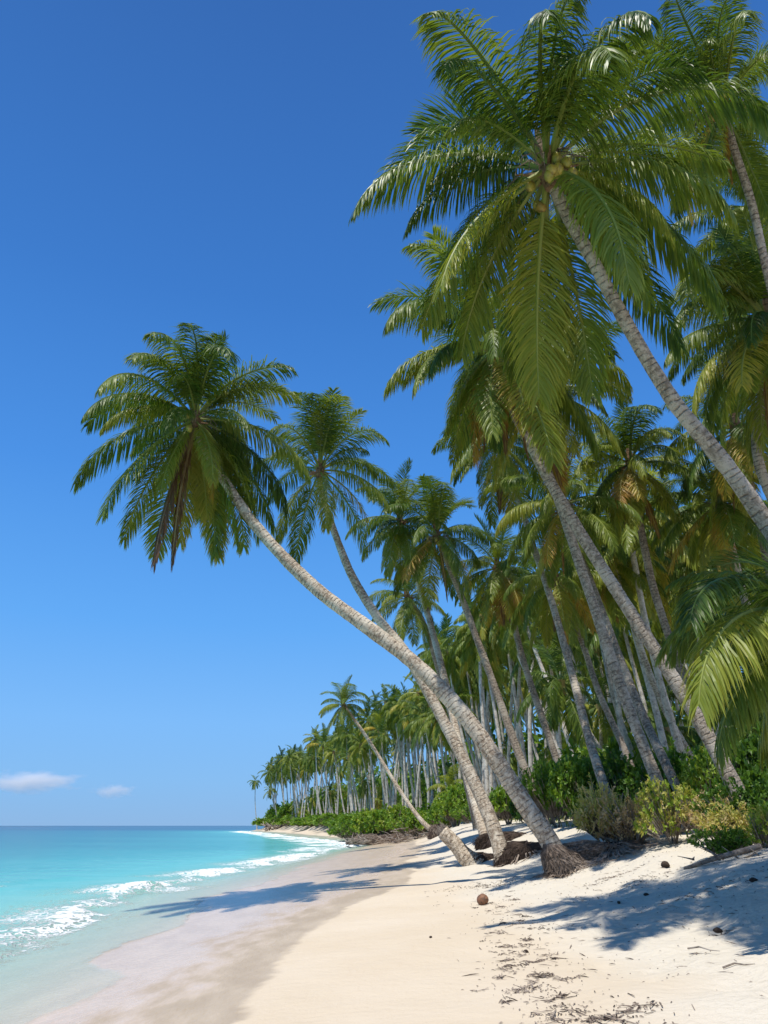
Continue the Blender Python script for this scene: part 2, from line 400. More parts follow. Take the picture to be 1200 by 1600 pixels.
# ------------------------------------------------------------ frond library
LIB = []   # dict(mesh, path, e0)
def rachis_path(L, e0, droop, n, rg, bend):
    p = Vector((0, 0, 0)); pts = [p.copy()]; az = 0
    for i in range(n):
        t = (i+.5)/n
        e = max(-86, e0 - droop*(t**1.35)); az += bend/n*t
        e = R(e); p = p + Vector((math.cos(e)*math.cos(az), math.cos(e)*math.sin(az), math.sin(e)))*L/n
        pts.append(p.copy())
    return pts
def frond_into(mb, L, e0, droop, pairs, segs, grav, beta, age, rg, bend=.2, xf=None, hw=.0165, lmax=1.0, roll0=0, nr_=16, rr=5, tuck=0):
    pts = rachis_path(L, e0, droop, nr_, rg, bend)
    A = np.array([tuple(p) for p in pts]); S = np.linspace(0, 1, nr_+1)
    W = xf if xf else (lambda v: v)
    rad = [(.045*(1-s)**.8+.006)*(1.6 if s < .04 else 1) for s in S]
    tube(mb, [W(p) for p in pts], rad, rr, 1, False, age=age*.9)
    rollm = rg.uniform(-.5, .5)+roll0
    down = Vector((0, 0, -1))
    for i in range(pairs):
        t = .19+.81*(i+.5)/pairs
        p = Vector((np.interp(t, S, A[:, 0]), np.interp(t, S, A[:, 1]), np.interp(t, S, A[:, 2])))
        j = min(nr_-1, int(t*nr_)); T = (pts[j+1]-pts[j]).normalized()
        Bn = T.cross(Vector((0, 0, 1)))
        if Bn.length < .15: Bn = Vector((0, -1, 0))
        Bn.normalize(); Nn = Bn.cross(T).normalized()
        a = rollm*t; Bn, Nn = Bn*math.cos(a)+Nn*math.sin(a), Nn*math.cos(a)-Bn*math.sin(a)
        prof = min(1, .55+1.7*(t-.19)) if t < .5 else 1-.62*((t-.5)/.5)**1.8
        for sd_ in (1, -1):
            if rg.random() < .04: continue
            q = t+rg.uniform(-.25, .25)/pairs
            al = R(76-42*t**1.6+rg.uniform(-9, 9)); be = R(beta+rg.uniform(-12, 12))
            d = T*math.cos(al)+(Bn*sd_*math.cos(be)+Nn*math.sin(be))*math.sin(al)
            if tuck: d = (d+T*tuck).normalized()
            ll = lmax*prof*L/4*rg.uniform(.82, 1.08)
            g = grav*rg.uniform(.6, 1.35)
            c = p.copy(); vs = []; ag = []
            la = age+rg.uniform(-.06, .08)
            tw = rg.uniform(-.5, .5)
            for k in range(segs+1):
                s = k/segs
                wv = T-d*T.dot(d)
                if wv.length < .05: wv = Nn.copy()
                wv.normalize(); wv = (wv*math.cos(tw)+d.cross(wv)*math.sin(tw))
                hwk = hw*(.55+.9*s if s < .4 else 1-.75*((s-.4)/.6)**1.5)*rg.uniform(.9, 1.1)
                if k == segs: vs.append(W(c)); ag.append(la+.14)
                else:
                    vs += [W(c-wv*hwk), W(c+wv*hwk)]; ag += [la+.10*s*s, la+.10*s*s]
                d = (d+down*g*(.45+s)/segs).normalized(); c = c+d*(ll/segs)
            fs = [(2*k, 2*k+1, 2*k+3, 2*k+2) for k in range(segs-1)]+[(2*segs-2, 2*segs-1, 2*segs)]
            mb.add(vs, fs, 0, age=ag)
    return pts
CL = [(84, 26, .12, 28, .10), (72, 60, .35, 24, .14), (60, 92, .8, 16, .18), (47, 100, 1.3, 8, .20), (34, 100, 1.8, 2, .22), (22, 92, 2.0, -4, .25),
      (9, 76, 2.0, -8, .28), (-7, 66, 1.8, -8, .24), (-24, 54, 1.4, -5, .26), (-42, 40, 1.0, -2, .29), (-60, 24, .7, 0, .36)]
for ci, (e0, dr, gv, be, ag) in enumerate(CL):
    for k in range(3):
        rg = random.Random(100+ci*7+k); mb = MB()
        pts = frond_into(mb, 4.0, e0+rg.uniform(-4, 4), dr*rg.uniform(.85, 1.15), 138, 4, gv*(1.1, 1.7, 2.5)[k], be, ag+rg.uniform(-.05, .07), rg,
                         bend=rg.uniform(-.6, .6))
        LIB.append(dict(mesh=mb.mesh('frond', [M['leaf'], M['rachis']]), path=pts, e0=e0))
YEL = []
for k in range(3):
    rg = random.Random(500+k); mb = MB()
    pts = frond_into(mb, 3.6, -35-12*k, 40, 80, 3, 1.0, -5, .70+.04*k, rg, bend=.2)
    YEL.append(dict(mesh=mb.mesh('yellowing_frond', [M['leaf'], M['rachis']]), path=pts, e0=-40))
DEAD = []
for k in range(3):
    rg = random.Random(600+k); mb = MB()
    pts = frond_into(mb, 3.0, -72-3*k, 12, 60, 3, 3.0, 0, .97, rg, bend=.1, tuck=.55, hw=.017, lmax=.7)
    DEAD.append(dict(mesh=mb.mesh('dead_frond', [M['leaf'], M['rachis']]), path=pts, e0=-80))

def put_frond(lib, root, loc, az, s, name=None, label=None):
    o = bpy.data.objects.new(name or lib['mesh'].name.split('.')[0], lib['mesh']); COL.objects.link(o)
    o.parent = root; o.location = loc; o.rotation_euler = (rng.uniform(-.06, .06), rng.uniform(-.06, .06), az); o.scale = (s, s, s)
    if label: o['label'] = label
    return o
PATHS = np.array([[tuple(l['path'][j]) for j in (8, 16)] for l in LIB])
def solve(c, tgt, s0, side=0):
    best = []
    for ai in range(48):
        a = 2*math.pi*ai/48; ca, sa = math.cos(a), math.sin(a)
        for s in (.86*s0, s0, 1.12*s0):
            tip = PATHS[:, 1]*s
            X = c.x+tip[:, 0]*ca-tip[:, 1]*sa; Yy = c.y+tip[:, 0]*sa+tip[:, 1]*ca; Z = c.z+tip[:, 2]-EYE
            f = Yy*cp+Z*sp; U = 600+1155*X/f; V = 800-1155*(-Yy*sp+Z*cp)/f
            e = np.hypot(U-tgt[0], V-tgt[1])
            for i in np.argsort(e)[:3]: best.append((float(e[i])+rng.uniform(0, 14)+(40 if LIB[int(i)]['e0'] > 78 else 0), int(i), a, s))
    best.sort(key=lambda b: b[0]); return best[0][1:]

nutmb = MB()
for i in range(9):
    th_ = math.pi*i/8
    for k in range(10):
        a = 2*math.pi*k/10; r = .115*math.sin(th_)*(1+.05*math.cos(3*a))*(1-.12*math.cos(th_))
        nutmb.v.append(Vector((r*math.cos(a), r*math.sin(a), -.145*math.cos(th_))))
nutmb.f = [(i*10+k, i*10+(k+1) % 10, (i+1)*10+(k+1) % 10, (i+1)*10+k) for i in range(8) for k in range(10)]
nutmb.m = [0]*len(nutmb.f)
NUT = nutmb.mesh('coconut', [M['nut']], True)

def trunk_mesh(name, pts, rads, m, step=.11, n=16, flare=0):
    ps = catmull(pts, 12); q, s = resample(ps, step)
    rr = []
    L = (q[1]-q[0]).length
    for i, t in enumerate(s):
        r = np.interp(t, np.linspace(0, 1, len(rads)), rads)
        r *= 1+flare*math.exp(-(i*L)/.45)
        r *= 1+(.010 if i % 2 else -.008)+rng.uniform(-.02, .02)+.16*(float(fbm(i*L*.8, rads[0]*50+len(q), 33, 3))-.45)
        rr.append(r)
    mb = MB(); tube(mb, q, rr, n, 0, True)
    # knobbly bark
    A = np.array([tuple(v) for v in mb.v]); k = fbm(A[:, 0]*5+A[:, 2]*2.3, A[:, 2]*5+A[:, 1]*3, 77, 3)-.45
    C = np.repeat(np.array([tuple(p) for p in q]), n, 0); A = A+(A-C)*k[:, None]*.13
    mb.v = [Vector(a) for a in A]
    return mb.mesh(name, [m], True), q

def palm(label, pts, dep, wid, crown, cdep, targets=(), nfill=20, fs=1.0, mt='bark', nuts=0, dead=0, yellow=0, base=None, group=None,
         flare=.45, step=.11, lowsink=.25, name='coconut_palm', fillseed=0, fe=None, ds=1.0):
    """pts: trunk centreline from the base up; dep: depth at base and top; wid: trunk widths"""
    n = len(pts); W = []
    seg = [0]
    for i in range(1, n): seg.append(seg[-1]+math.hypot(pts[i][0]-pts[i-1][0], pts[i][1]-pts[i-1][1]))
    for i, (a, b) in enumerate(pts):
        t = seg[i]/seg[-1]
        dp = dep[0]+(dep[1]-dep[0])*t
        W.append(P(a, b, dp))
    if base is not None:
        g = base; off = W[0]-g
        W = [p-off*(1-seg[i]/seg[-1])**2 for i, p in enumerate(W)]
    g0 = gh(W[0].x, W[0].y)
    if W[0].z > g0+.1:
        d = (W[0]-W[1]); k = (W[0].z-g0)/max(.3, -d.normalized().z) if d.z < 0 else 0
        e = W[0]+d.normalized()*min(k, 3); W.insert(0, Vector((e.x, e.y, gh(e.x, e.y)-lowsink)))
    else: W[0].z = g0-lowsink
    c = P(crown[0], crown[1], cdep)
    root = bpy.data.objects.new(name, None); COL.objects.link(root)
    root.location = (W[0].x, W[0].y, gh(W[0].x, W[0].y)); root.empty_display_size = .3
    tag(root, label, 'palm tree', group)
    rads = [w_*.655/1155*.5*(dep[0]+(dep[1]-dep[0])*i/(len(wid)-1)) for i, w_ in enumerate(wid)]
    W.append(c); rads = rads
    o0 = root.location
    me, q = trunk_mesh('trunk', [p-o0 for p in W], rads, M[mt], step, 16 if step < .2 else 10, flare)
    link('trunk', me, root)
    top = c-o0
    # fibrous heart of the crown
    T = (q[-1]-q[-4]).normalized(); T = (T+Vector((0, 0, 1.2))).normalized()
    mb = MB(); rt = rads[-1]
    tube(mb, [top-T*.35, top-T*.1, top+T*.2, top+T*.55, top+T*.9], [rt*1.1, rt*1.5, rt*1.3, rt*.7, .02], 10, 0)
    for k in range(14):
        a = rng.uniform(0, 6.28); d = Vector((math.cos(a), math.sin(a), rng.uniform(-.5, .4)))
        tube(mb, [top-T*.1+d*.1, top-T*.1+d*rng.uniform(.35, .6)], [.05, .012], 4, 0)
    heart = link('crown_heart', mb.mesh('crown_heart', [M['fibre']]), root)
    for tg in targets:
        i, a, s = solve(c, tg, fs)
        put_frond(LIB[i], root, top, a, s)
    rg = random.Random(hash(label) % 1000 if False else len(label)*31+fillseed)
    ph = rg.uniform(0, 6.28)
    for i in range(nfill):
        t = (i+.5)/nfill
        ci = min(10, int((t**.9)*11)) if fe is None else rg.choice(fe)
        l = LIB[ci*3+rg.randrange(3)]
        put_frond(l, root, top, ph+i*2.399963+rg.uniform(-.25, .25), fs*rg.uniform(.82, 1.06)*(.85 if not targets else .82))
    for i in range(yellow):
        put_frond(YEL[rg.randrange(3)], root, top, rg.uniform(0, 6.28), fs*rg.uniform(.8, 1), label='yellowing frond hanging below the green ones')
    for i in range(dead):
        put_frond(DEAD[rg.randrange(3)], root, top-T*.2, (rg.uniform(0, 6.28) if ds == 1 else rg.uniform(3.6, 5.2)), ds*fs*rg.uniform(.75, 1.05), label='dry brown frond hanging against the trunk')
    for i in range(nuts):
        a = rg.uniform(3.6, 5.8) if i % 3 else rg.uniform(0, 6.28)
        r = rg.uniform(.25, .5)
        o = link('coconut', NUT, root, top+Vector((math.cos(a)*r, math.sin(a)*r, rg.uniform(-.6, -.1))))
        o.rotation_euler = (rg.uniform(-.5, .5), rg.uniform(-.5, .5), 0)
        o.scale = (fs*.88,)*3
    if nuts:
        mb = MB()
        for i in range(26):
            a = rg.uniform(0, 6.28); d = Vector((math.cos(a), math.sin(a), 0)); L = rg.uniform(.5, .9)
            tube(mb, [top, top+d*L*.4+Vector((0, 0, .15)), top+d*L*.75+Vector((0, 0, -.1)), top+d*L*.85+Vector((0, 0, -.45))], [.02, .014, .01, .004], 4, 0)
        link('flower_stalks', mb.mesh('flower_stalks', [M['strand']]), heart)
    return root, W

# ------------------------------------------------------------ the leaning palms in front
A_T = [(140, 665), (125, 770), (190, 860), (245, 895), (207, 555), (300, 505), (345, 520), (365, 540), (465, 615), (427, 650), (490, 750), (410, 900),
       (340, 870), (420, 830), (385, 740), (345, 820), (150, 610), (240, 520), (205, 700), (280, 860), (130, 640), (160, 800), (455, 580), (375, 850), (395, 800), (440, 800), (350, 880), (330, 770), (400, 860), (365, 720), (310, 800), (270, 780)]
bA = G(885, 1362)
A, WA = palm('palm leaning farthest over the water, lone crown at left, fibrous brown root base',
     [(885, 1362), (860, 1318), (825, 1265), (780, 1195), (735, 1130), (690, 1078), (640, 1030), (570, 977), (500, 925), (435, 862), (380, 795), (320, 700)],
     (bA.y/1.112, 21.8), (46, 44, 40, 37, 34, 31, 27, 23, 19), (305, 655), 21.8, A_T, 16, .92, 'bark_pale', 4, 3, 1, base=bA, flare=.4, ds=1.7)
B_T = [(462, 620), (515, 610), (565, 640), (600, 690), (615, 755), (610, 795), (580, 860), (477, 880), (430, 845), (415, 790), (420, 675), (510, 830), (540, 625), (490, 615)]
bB = G(792, 1350)
B, WB = palm('leaning palm with small yellow green crown, rooted in a dark mound of roots',
     [(792, 1350), (770, 1290), (742, 1225), (705, 1150), (668, 1080), (632, 1018), (590, 965), (550, 900), (522, 830), (502, 770)],
     (bB.y/1.10, 28.0), (40, 32, 29, 26, 23, 20, 17, 14), (500, 735), 28.0, B_T, 6, .84, 'bark_pale', 0, 0, 1, base=bB, flare=.25, fe=[1, 2, 3, 4, 5])
G_T = [(685, 15), (700, 110), (897, 0), (1027, 16), (1100, 125), (1190, 195), (1151, 325), (1070, 400), (1070, 552), (1140, 460), (940, 640), (566, 325),
       (631, 352), (647, 217), (663, 530), (793, 595), (875, 690), (860, 20), (990, 420), (600, 290), (1000, 480), (720, 560), (840, 640), (780, 420), (1130, 260),
       (985, 330), (960, 60), (700, 470), (690, 420)]
Gp, WG = palm('thick palm leaning in from the right edge with the biggest, highest crown and green coconuts',
     [(1500, 1320), (1400, 1120), (1290, 955), (1200, 822), (1155, 755), (1110, 697), (1060, 637), (1010, 560), (965, 480), (925, 405), (885, 335)],
     (10.0, 12.2), (54, 52, 46, 41, 38, 34, 30, 29), (855, 265), 12.2, G_T, 8, .85, 'bark', 12, 0, 0, fe=[3, 4, 5, 6, 7, 8])
H_T = [(592, 470), (600, 515), (640, 600), (700, 655), (722, 650), (640, 375), (930, 690), (985, 600), (900, 650), (680, 360), (840, 700), (760, 690), (860, 730), (800, 640),
       (960, 560), (690, 560), (740, 640)]
H, WH = palm('pale diagonal trunk across the grove, crown with brown dead skirt below the highest crown',
     [(1165, 1268), (1150, 1232), (1100, 1140), (1050, 1057), (1000, 980), (950, 902), (900, 822), (850, 735), (800, 635)],
     (15.5, 20.0), (37, 35, 33, 31, 29, 26, 23, 20), (775, 545), 20.0, H_T, 22, 1.04, 'bark', 0, 8, 2, fe=[4, 5, 6, 7, 8, 9])
I_, _ = palm('tall palm whose darker trunk runs just left of the pale diagonal trunk',
     [(1040, 1256), (1003, 1160), (966, 1062), (932, 960), (902, 870), (872, 780), (842, 690)], (17.5, 22.5), (31, 27, 25, 23, 21, 19), (838, 610), 22.5,
     (), 26, .95, 'bark', 0, 3, 2, fillseed=5)
J_, _ = palm('palm with thin grey wavy trunk, crown left of the two tall diagonal trunks',
     [(957, 1268), (922, 1160), (893, 1050), (862, 940), (832, 850), (800, 750)], (20, 30), (26, 20, 17, 15, 15), (782, 695), 29.5,
     [(690, 680), (700, 745), (765, 820), (830, 850), (880, 760), (760, 640), (720, 720), (860, 820), (820, 640)], 20, .9, 'bark', 0, 1, 2)
K_, _ = palm('slim dark palm between the two diagonal trunks, crown half hidden behind them',
     [(1062, 1240), (1010, 1130), (973, 1040), (940, 955), (908, 870)], (19, 26), (24, 21, 19, 17), (880, 790), 26, (), 26, .9, 'bark_shaded', 2, 1, 1)
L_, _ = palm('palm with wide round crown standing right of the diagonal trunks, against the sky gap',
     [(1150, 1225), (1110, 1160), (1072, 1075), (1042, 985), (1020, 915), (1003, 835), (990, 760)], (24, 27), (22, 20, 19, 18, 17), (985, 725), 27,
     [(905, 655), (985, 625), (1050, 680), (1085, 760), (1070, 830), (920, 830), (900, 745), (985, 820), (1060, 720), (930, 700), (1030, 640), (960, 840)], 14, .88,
     'bark_shaded', 0, 3, 3)
M_, _ = palm('palm with thin trunk at the top right corner, crown cut by the top edge',
     [(1450, 1290), (1330, 900), (1250, 600), (1205, 450), (1175, 320), (1145, 225)], (15, 16.5), (34, 27, 22, 20, 18), (1130, 165), 16.5,
     [(960, 60), (1010, 130), (1060, 0), (1150, -20), (1100, 300), (1050, 330), (1190, 330), (1170, 40), (1230, 120), (1010, 230)], 16, .86, 'bark', 5, 1, 1)
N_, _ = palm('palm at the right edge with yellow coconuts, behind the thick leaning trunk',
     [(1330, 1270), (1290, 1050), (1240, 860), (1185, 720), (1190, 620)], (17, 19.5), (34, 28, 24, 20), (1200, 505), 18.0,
     [(1075, 470), (1050, 580), (1080, 650), (1120, 690), (1180, 720), (1100, 430), (1150, 400), (1060, 520), (1150, 560)], 26, 1.02, 'bark_shaded', 14, 4, 1)
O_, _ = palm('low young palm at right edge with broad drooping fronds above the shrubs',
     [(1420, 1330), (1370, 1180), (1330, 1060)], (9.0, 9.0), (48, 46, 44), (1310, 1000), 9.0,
     [(1105, 930), (1080, 960), (1105, 1060), (1090, 1090), (1125, 1180), (1150, 1130), (1130, 880), (1200, 1190)], 18, .74, 'bark_shaded', 0, 0, 2, fe=[2, 3, 4, 5])
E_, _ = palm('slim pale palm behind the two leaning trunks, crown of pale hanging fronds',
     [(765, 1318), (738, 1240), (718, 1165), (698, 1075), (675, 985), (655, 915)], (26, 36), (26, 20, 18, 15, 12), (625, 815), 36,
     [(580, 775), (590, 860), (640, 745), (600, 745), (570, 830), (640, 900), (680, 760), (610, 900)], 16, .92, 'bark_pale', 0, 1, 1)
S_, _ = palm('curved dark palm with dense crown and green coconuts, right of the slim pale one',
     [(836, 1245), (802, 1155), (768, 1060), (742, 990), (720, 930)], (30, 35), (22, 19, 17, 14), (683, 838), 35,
     [(600, 800), (640, 780), (690, 750), (740, 790), (770, 850), (600, 870), (620, 930), (740, 930), (700, 920), (650, 900), (665, 745)], 16, 1.0, 'bark_shaded', 6, 1, 2)
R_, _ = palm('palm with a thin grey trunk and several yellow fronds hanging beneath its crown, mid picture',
     [(888, 1240), (850, 1130), (820, 1040), (800, 965)], (34, 38), (18, 16, 14), (778, 888), 38, (), 26, .95, 'bark_shaded', 0, 2, 6)
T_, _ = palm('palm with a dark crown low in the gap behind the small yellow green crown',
     [(735, 1250), (700, 1100), (680, 1030), (663, 975)], (42, 44), (15, 13, 11), (637, 935), 44, (), 24, .9, 'bark_shaded', 0, 0, 0)
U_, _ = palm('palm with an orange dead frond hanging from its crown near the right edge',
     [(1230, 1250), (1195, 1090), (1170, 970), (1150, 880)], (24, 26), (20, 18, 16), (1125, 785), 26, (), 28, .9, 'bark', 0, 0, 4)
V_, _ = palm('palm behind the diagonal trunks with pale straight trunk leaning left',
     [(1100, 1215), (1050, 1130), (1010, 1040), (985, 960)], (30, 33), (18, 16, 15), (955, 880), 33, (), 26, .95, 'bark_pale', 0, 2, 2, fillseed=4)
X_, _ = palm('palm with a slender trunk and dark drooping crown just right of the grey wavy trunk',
     [(1010, 1265), (975, 1170), (935, 1080), (905, 990)], (27, 31), (18, 15, 14), (868, 905), 31, (), 26, .9, 'bark_shaded', 0, 2, 1, fillseed=2)
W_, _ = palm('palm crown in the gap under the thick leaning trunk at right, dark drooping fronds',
     [(1260, 1240), (1235, 1050), (1200, 880), (1180, 790)], (22, 25), (24, 22, 20), (1150, 670), 25, (), 28, .98, 'bark_shaded', 0, 2, 2, fillseed=9)
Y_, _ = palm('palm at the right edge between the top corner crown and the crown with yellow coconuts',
     [(1420, 1270), (1360, 900), (1290, 600), (1240, 420)], (19, 22), (26, 22, 19), (1200, 330), 22, (), 28, 1.0, 'bark_shaded', 0, 1, 1, fillseed=3)
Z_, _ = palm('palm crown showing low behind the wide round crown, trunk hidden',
     [(1165, 1230), (1120, 1060), (1085, 950), (1060, 890)], (34, 37), (17, 15, 14), (1045, 830), 37, (), 26, 1.0, 'bark_shaded', 0, 2, 3, fillseed=11)
DD_, _ = palm('thin pale bowed palm with a small dark root ball, lone crown before the far grove',
     [(678, 1302), (655, 1278), (628, 1240), (600, 1195), (575, 1155), (552, 1122)], (50, 56), (13, 9.5, 8.5, 8, 7.5), (537, 1102), 56,
     [(500, 1085), (505, 1120), (520, 1068), (548, 1066), (575, 1095), (572, 1120), (530, 1150), (560, 1140), (510, 1145)], 14, .72, 'bark_pale', 0, 0, 0, flare=.6)

# ------------------------------------------------------------ background palms
CROWNS = []
for v in range(14):
    rg = random.Random(900+v); mb = MB()
    nf = rg.randint(17, 30); ph = rg.uniform(0, 6); gap = rg.uniform(0, 6.28); upb = rg.uniform(-9, 9); wnd = rg.uniform(-.12, .12)
    for i in range(nf):
        t = (i+.5)/nf; ci = min(10, int((t**.85)*11)); e0, dr, gv, be, ag = CL[ci]
        a = ph+i*2.399963+rg.uniform(-.45, .45); s = rg.uniform(.65, 1.12)
        if abs((a-gap) % 6.283) < .55 and rg.random() < .7: continue
        e0 += upb
        ca, sa = math.cos(a), math.sin(a)
        xf = lambda q, ca=ca, sa=sa, s=s: Vector(((q.x*ca-q.y*sa)*s+wnd*q.length, (q.x*sa+q.y*ca)*s, q.z*s))
        ag2 = ag+rg.uniform(-.08, .1)+(.28 if rg.random() < .06 else 0)
        frond_into(mb, 3.7, e0+rg.uniform(-5, 5), dr, 54, 2, gv*1.6, be, ag2, rg, bend=rg.uniform(-.5, .5), xf=xf, hw=.036, nr_=8, rr=3)
    tube(mb, [Vector((0, 0, -.6)), Vector((0, 0, .2))], [.2, .25], 6, 1, age=.9)
    CROWNS.append(mb.mesh('crown', [M['leaf'], M['rachis']]))
TR = []
for v in range(10):
    rg = random.Random(1000+v); H0 = 10.0
    lean = (-.6, .2, -1.5, -2.6, .7, -1.0, -3.4, -.2, -2.0, 1.2)[v]; ly = rg.uniform(-1.2, 1.0)
    cur = rg.uniform(.2, .9)*(-1 if v % 3 == 0 else 1)
    pts = [Vector((lean*(t**(1.0+cur*.5))+.25*math.sin(t*5+v), ly*t, H0*t-.3*(t == 0))) for t in np.linspace(0, 1, 7)]
    rads = [.20, .15, .135, .125, .115, .11, .10]
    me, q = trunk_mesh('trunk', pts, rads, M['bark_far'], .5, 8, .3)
    TR.append((me, pts[-1]))
BINS = [(430, 'at the far point'), (500, 'above the far beach left of the driftwood'), (575, 'above the low shrubs left of the driftwood'),
        (640, 'behind the driftwood tangle'), (700, 'behind the thin bowed palm'), (770, 'behind the two leaning trunks'), (850, 'just right of the leaning trunks'),
        (930, 'behind the hedge by the grey wavy trunk'), (1020, 'behind the dry bushes'), (1110, 'behind the pale diagonal trunk'), (9999, 'at the right edge behind the undergrowth')]
def where(U):
    for a, b in BINS:
        if U < a: return b
def zone(U, d, y, v, h):
    hh = ' short' if h < 13 else ' tall' if h > 18 else ''
    deep = 'front row' if d < 17 else 'middle rows' if d < 30 else 'back rows'
    shape = ('straight', 'straight', 'seaward leaning', 'strongly leaning', 'inland leaning', 'slightly leaning', 'strongly leaning', 'straight', 'seaward leaning', 'inland leaning')[v]
    return ('%s%s palm, %s, %s' % (shape, hh, deep, where(U)), 'grove palms '+where(U))
SKX = [380, 400, 440, 470, 500, 560, 600, 640, 700, 760, 830, 900, 1000, 1100, 1200]
SKY = [1290, 1200, 1170, 1165, 1140, 1115, 1095, 1060, 975, 890, 830, 790, 740, 760, 740]
bgcount = 0
def bg_palm(x, y, h, v=None, zl=None, cs=1.0, label=None, group=None, leanrot=None):
    global bgcount
    v = rng.randrange(10) if v is None else v
    me, top = TR[v]
    root = bpy.data.objects.new('coconut_palm', None); COL.objects.link(root)
    z = gh(x, y)-.1; root.location = (x, y, z); root.empty_display_size = .3
    if label is None: label, group = zl
    tag(root, label, 'palm tree', group)
    s = h/10; a = rng.uniform(-1.0, 1.0) if leanrot is None else leanrot
    t = link('trunk', me, root); ws = .75+.25*s
    t.scale = (ws*1.05, ws*1.05, s); t.rotation_euler = (0, 0, a)
    tp = Vector((top.x*ws*1.05, top.y*ws*1.05, top.z*s)); ca, sa = math.cos(a), math.sin(a)
    c = link('crown', CROWNS[rng.randrange(14)], root, (tp.x*ca-tp.y*sa, tp.x*sa+tp.y*ca, tp.z))
    c.rotation_euler = (rng.uniform(-.1, .1), rng.uniform(-.1, .1), rng.uniform(0, 6.28)); c.scale = (cs,)*3
    bgcount += 1
    return root
placed = []
def try_palm(y, dlo, dhi, hlo, hhi, sep):
    d = rng.uniform(dlo, dhi); x = float(xs(y))+d
    if any((x-a)**2+(y-b)**2 < sep*sep for a, b in placed): return
    z = gh(x, y); h = rng.uniform(hlo, hhi)
    v = rng.randrange(10); me, top = TR[v]; s = h/10
    U, V, f = proj((x+top.x*(.75+.25*s), y, z+h))
    r = 1155*2.6/f
    extra = rng.uniform(-14, 55)
    lim = np.interp(U, SKX, SKY)+extra*min(1, 90/f)
    for _ in range(6):
        if V-r*.9 < lim:
            h -= (lim-(V-r*.9))/1155*f*.98+.05
            s = h/10; U, V, f = proj((x+top.x*(.75+.25*s), y, z+h)); lim = np.interp(U, SKX, SKY)+extra*min(1, 90/f)
    if h < 8 or U < 400 or U > 1400: return
    placed.append((x, y))
    zl = zone(proj((x, y, z))[0], d, y, v, h)
    bg_palm(x, y, h, v, zl, rng.uniform(.95, 1.25))
def vegd(y): return float(np.interp(y, [60, 90, 400], [13, 9.5, 8.5]))
for i in range(50):     # front row along the far beach, trunks catching the sun
    y = 62*math.exp(i/49*math.log(330/62)); y *= rng.uniform(.97, 1.03); try_palm(y, vegd(y), vegd(y)+3, 17, 22, 1.3)
for i in range(900):
    if bgcount >= 275: break
    k = rng.random()
    if k < .24: try_palm(rng.uniform(30, 60), 18, 50, 11, 16, 2.4)
    elif k < .52: y = rng.uniform(58, 110); try_palm(y, vegd(y)+1, 48, 15, 21, 2.3)
    elif k < .80: y = rng.uniform(100, 190); try_palm(y, vegd(y)+1, 44, 17, 22, 2.3)
    else: y = rng.uniform(180, 325); try_palm(y, vegd(y)+1, 40, 17, 22, 2.8)
for i in range(46):
    y = rng.choice([rng.uniform(24, 50), rng.uniform(50, 110), rng.uniform(90, 200), rng.uniform(180, 320)]); d = rng.uniform(14, 34) if y < 60 else vegd(y)+rng.uniform(.5, 16)
    x = float(xs(y))+d; U, V, f = proj((x, y, gh(x, y)+5))
    if U < 405 or U > 1300: continue
    hy = rng.uniform(2.6, 7.5)
    bg_palm(x, y, hy, cs=rng.uniform(.7, 1.0), label='%s young palm among the shrubs %s' % ('stubby' if hy < 4 else 'low' if hy < 5.6 else 'half grown', where(U)), group='young palms '+where(U))
pt = P(388, 1288, 305); bg_palm(pt.x+3.5, pt.y, 19, 2, label='lone palm standing clear of the treeline at the tip of the far point', cs=1.0, leanrot=0)
pt = P(436, 1285, 270); bg_palm(pt.x, pt.y, 12, 6, label='short leaning palm at the far point, left of the packed treeline', cs=1.0, leanrot=0)

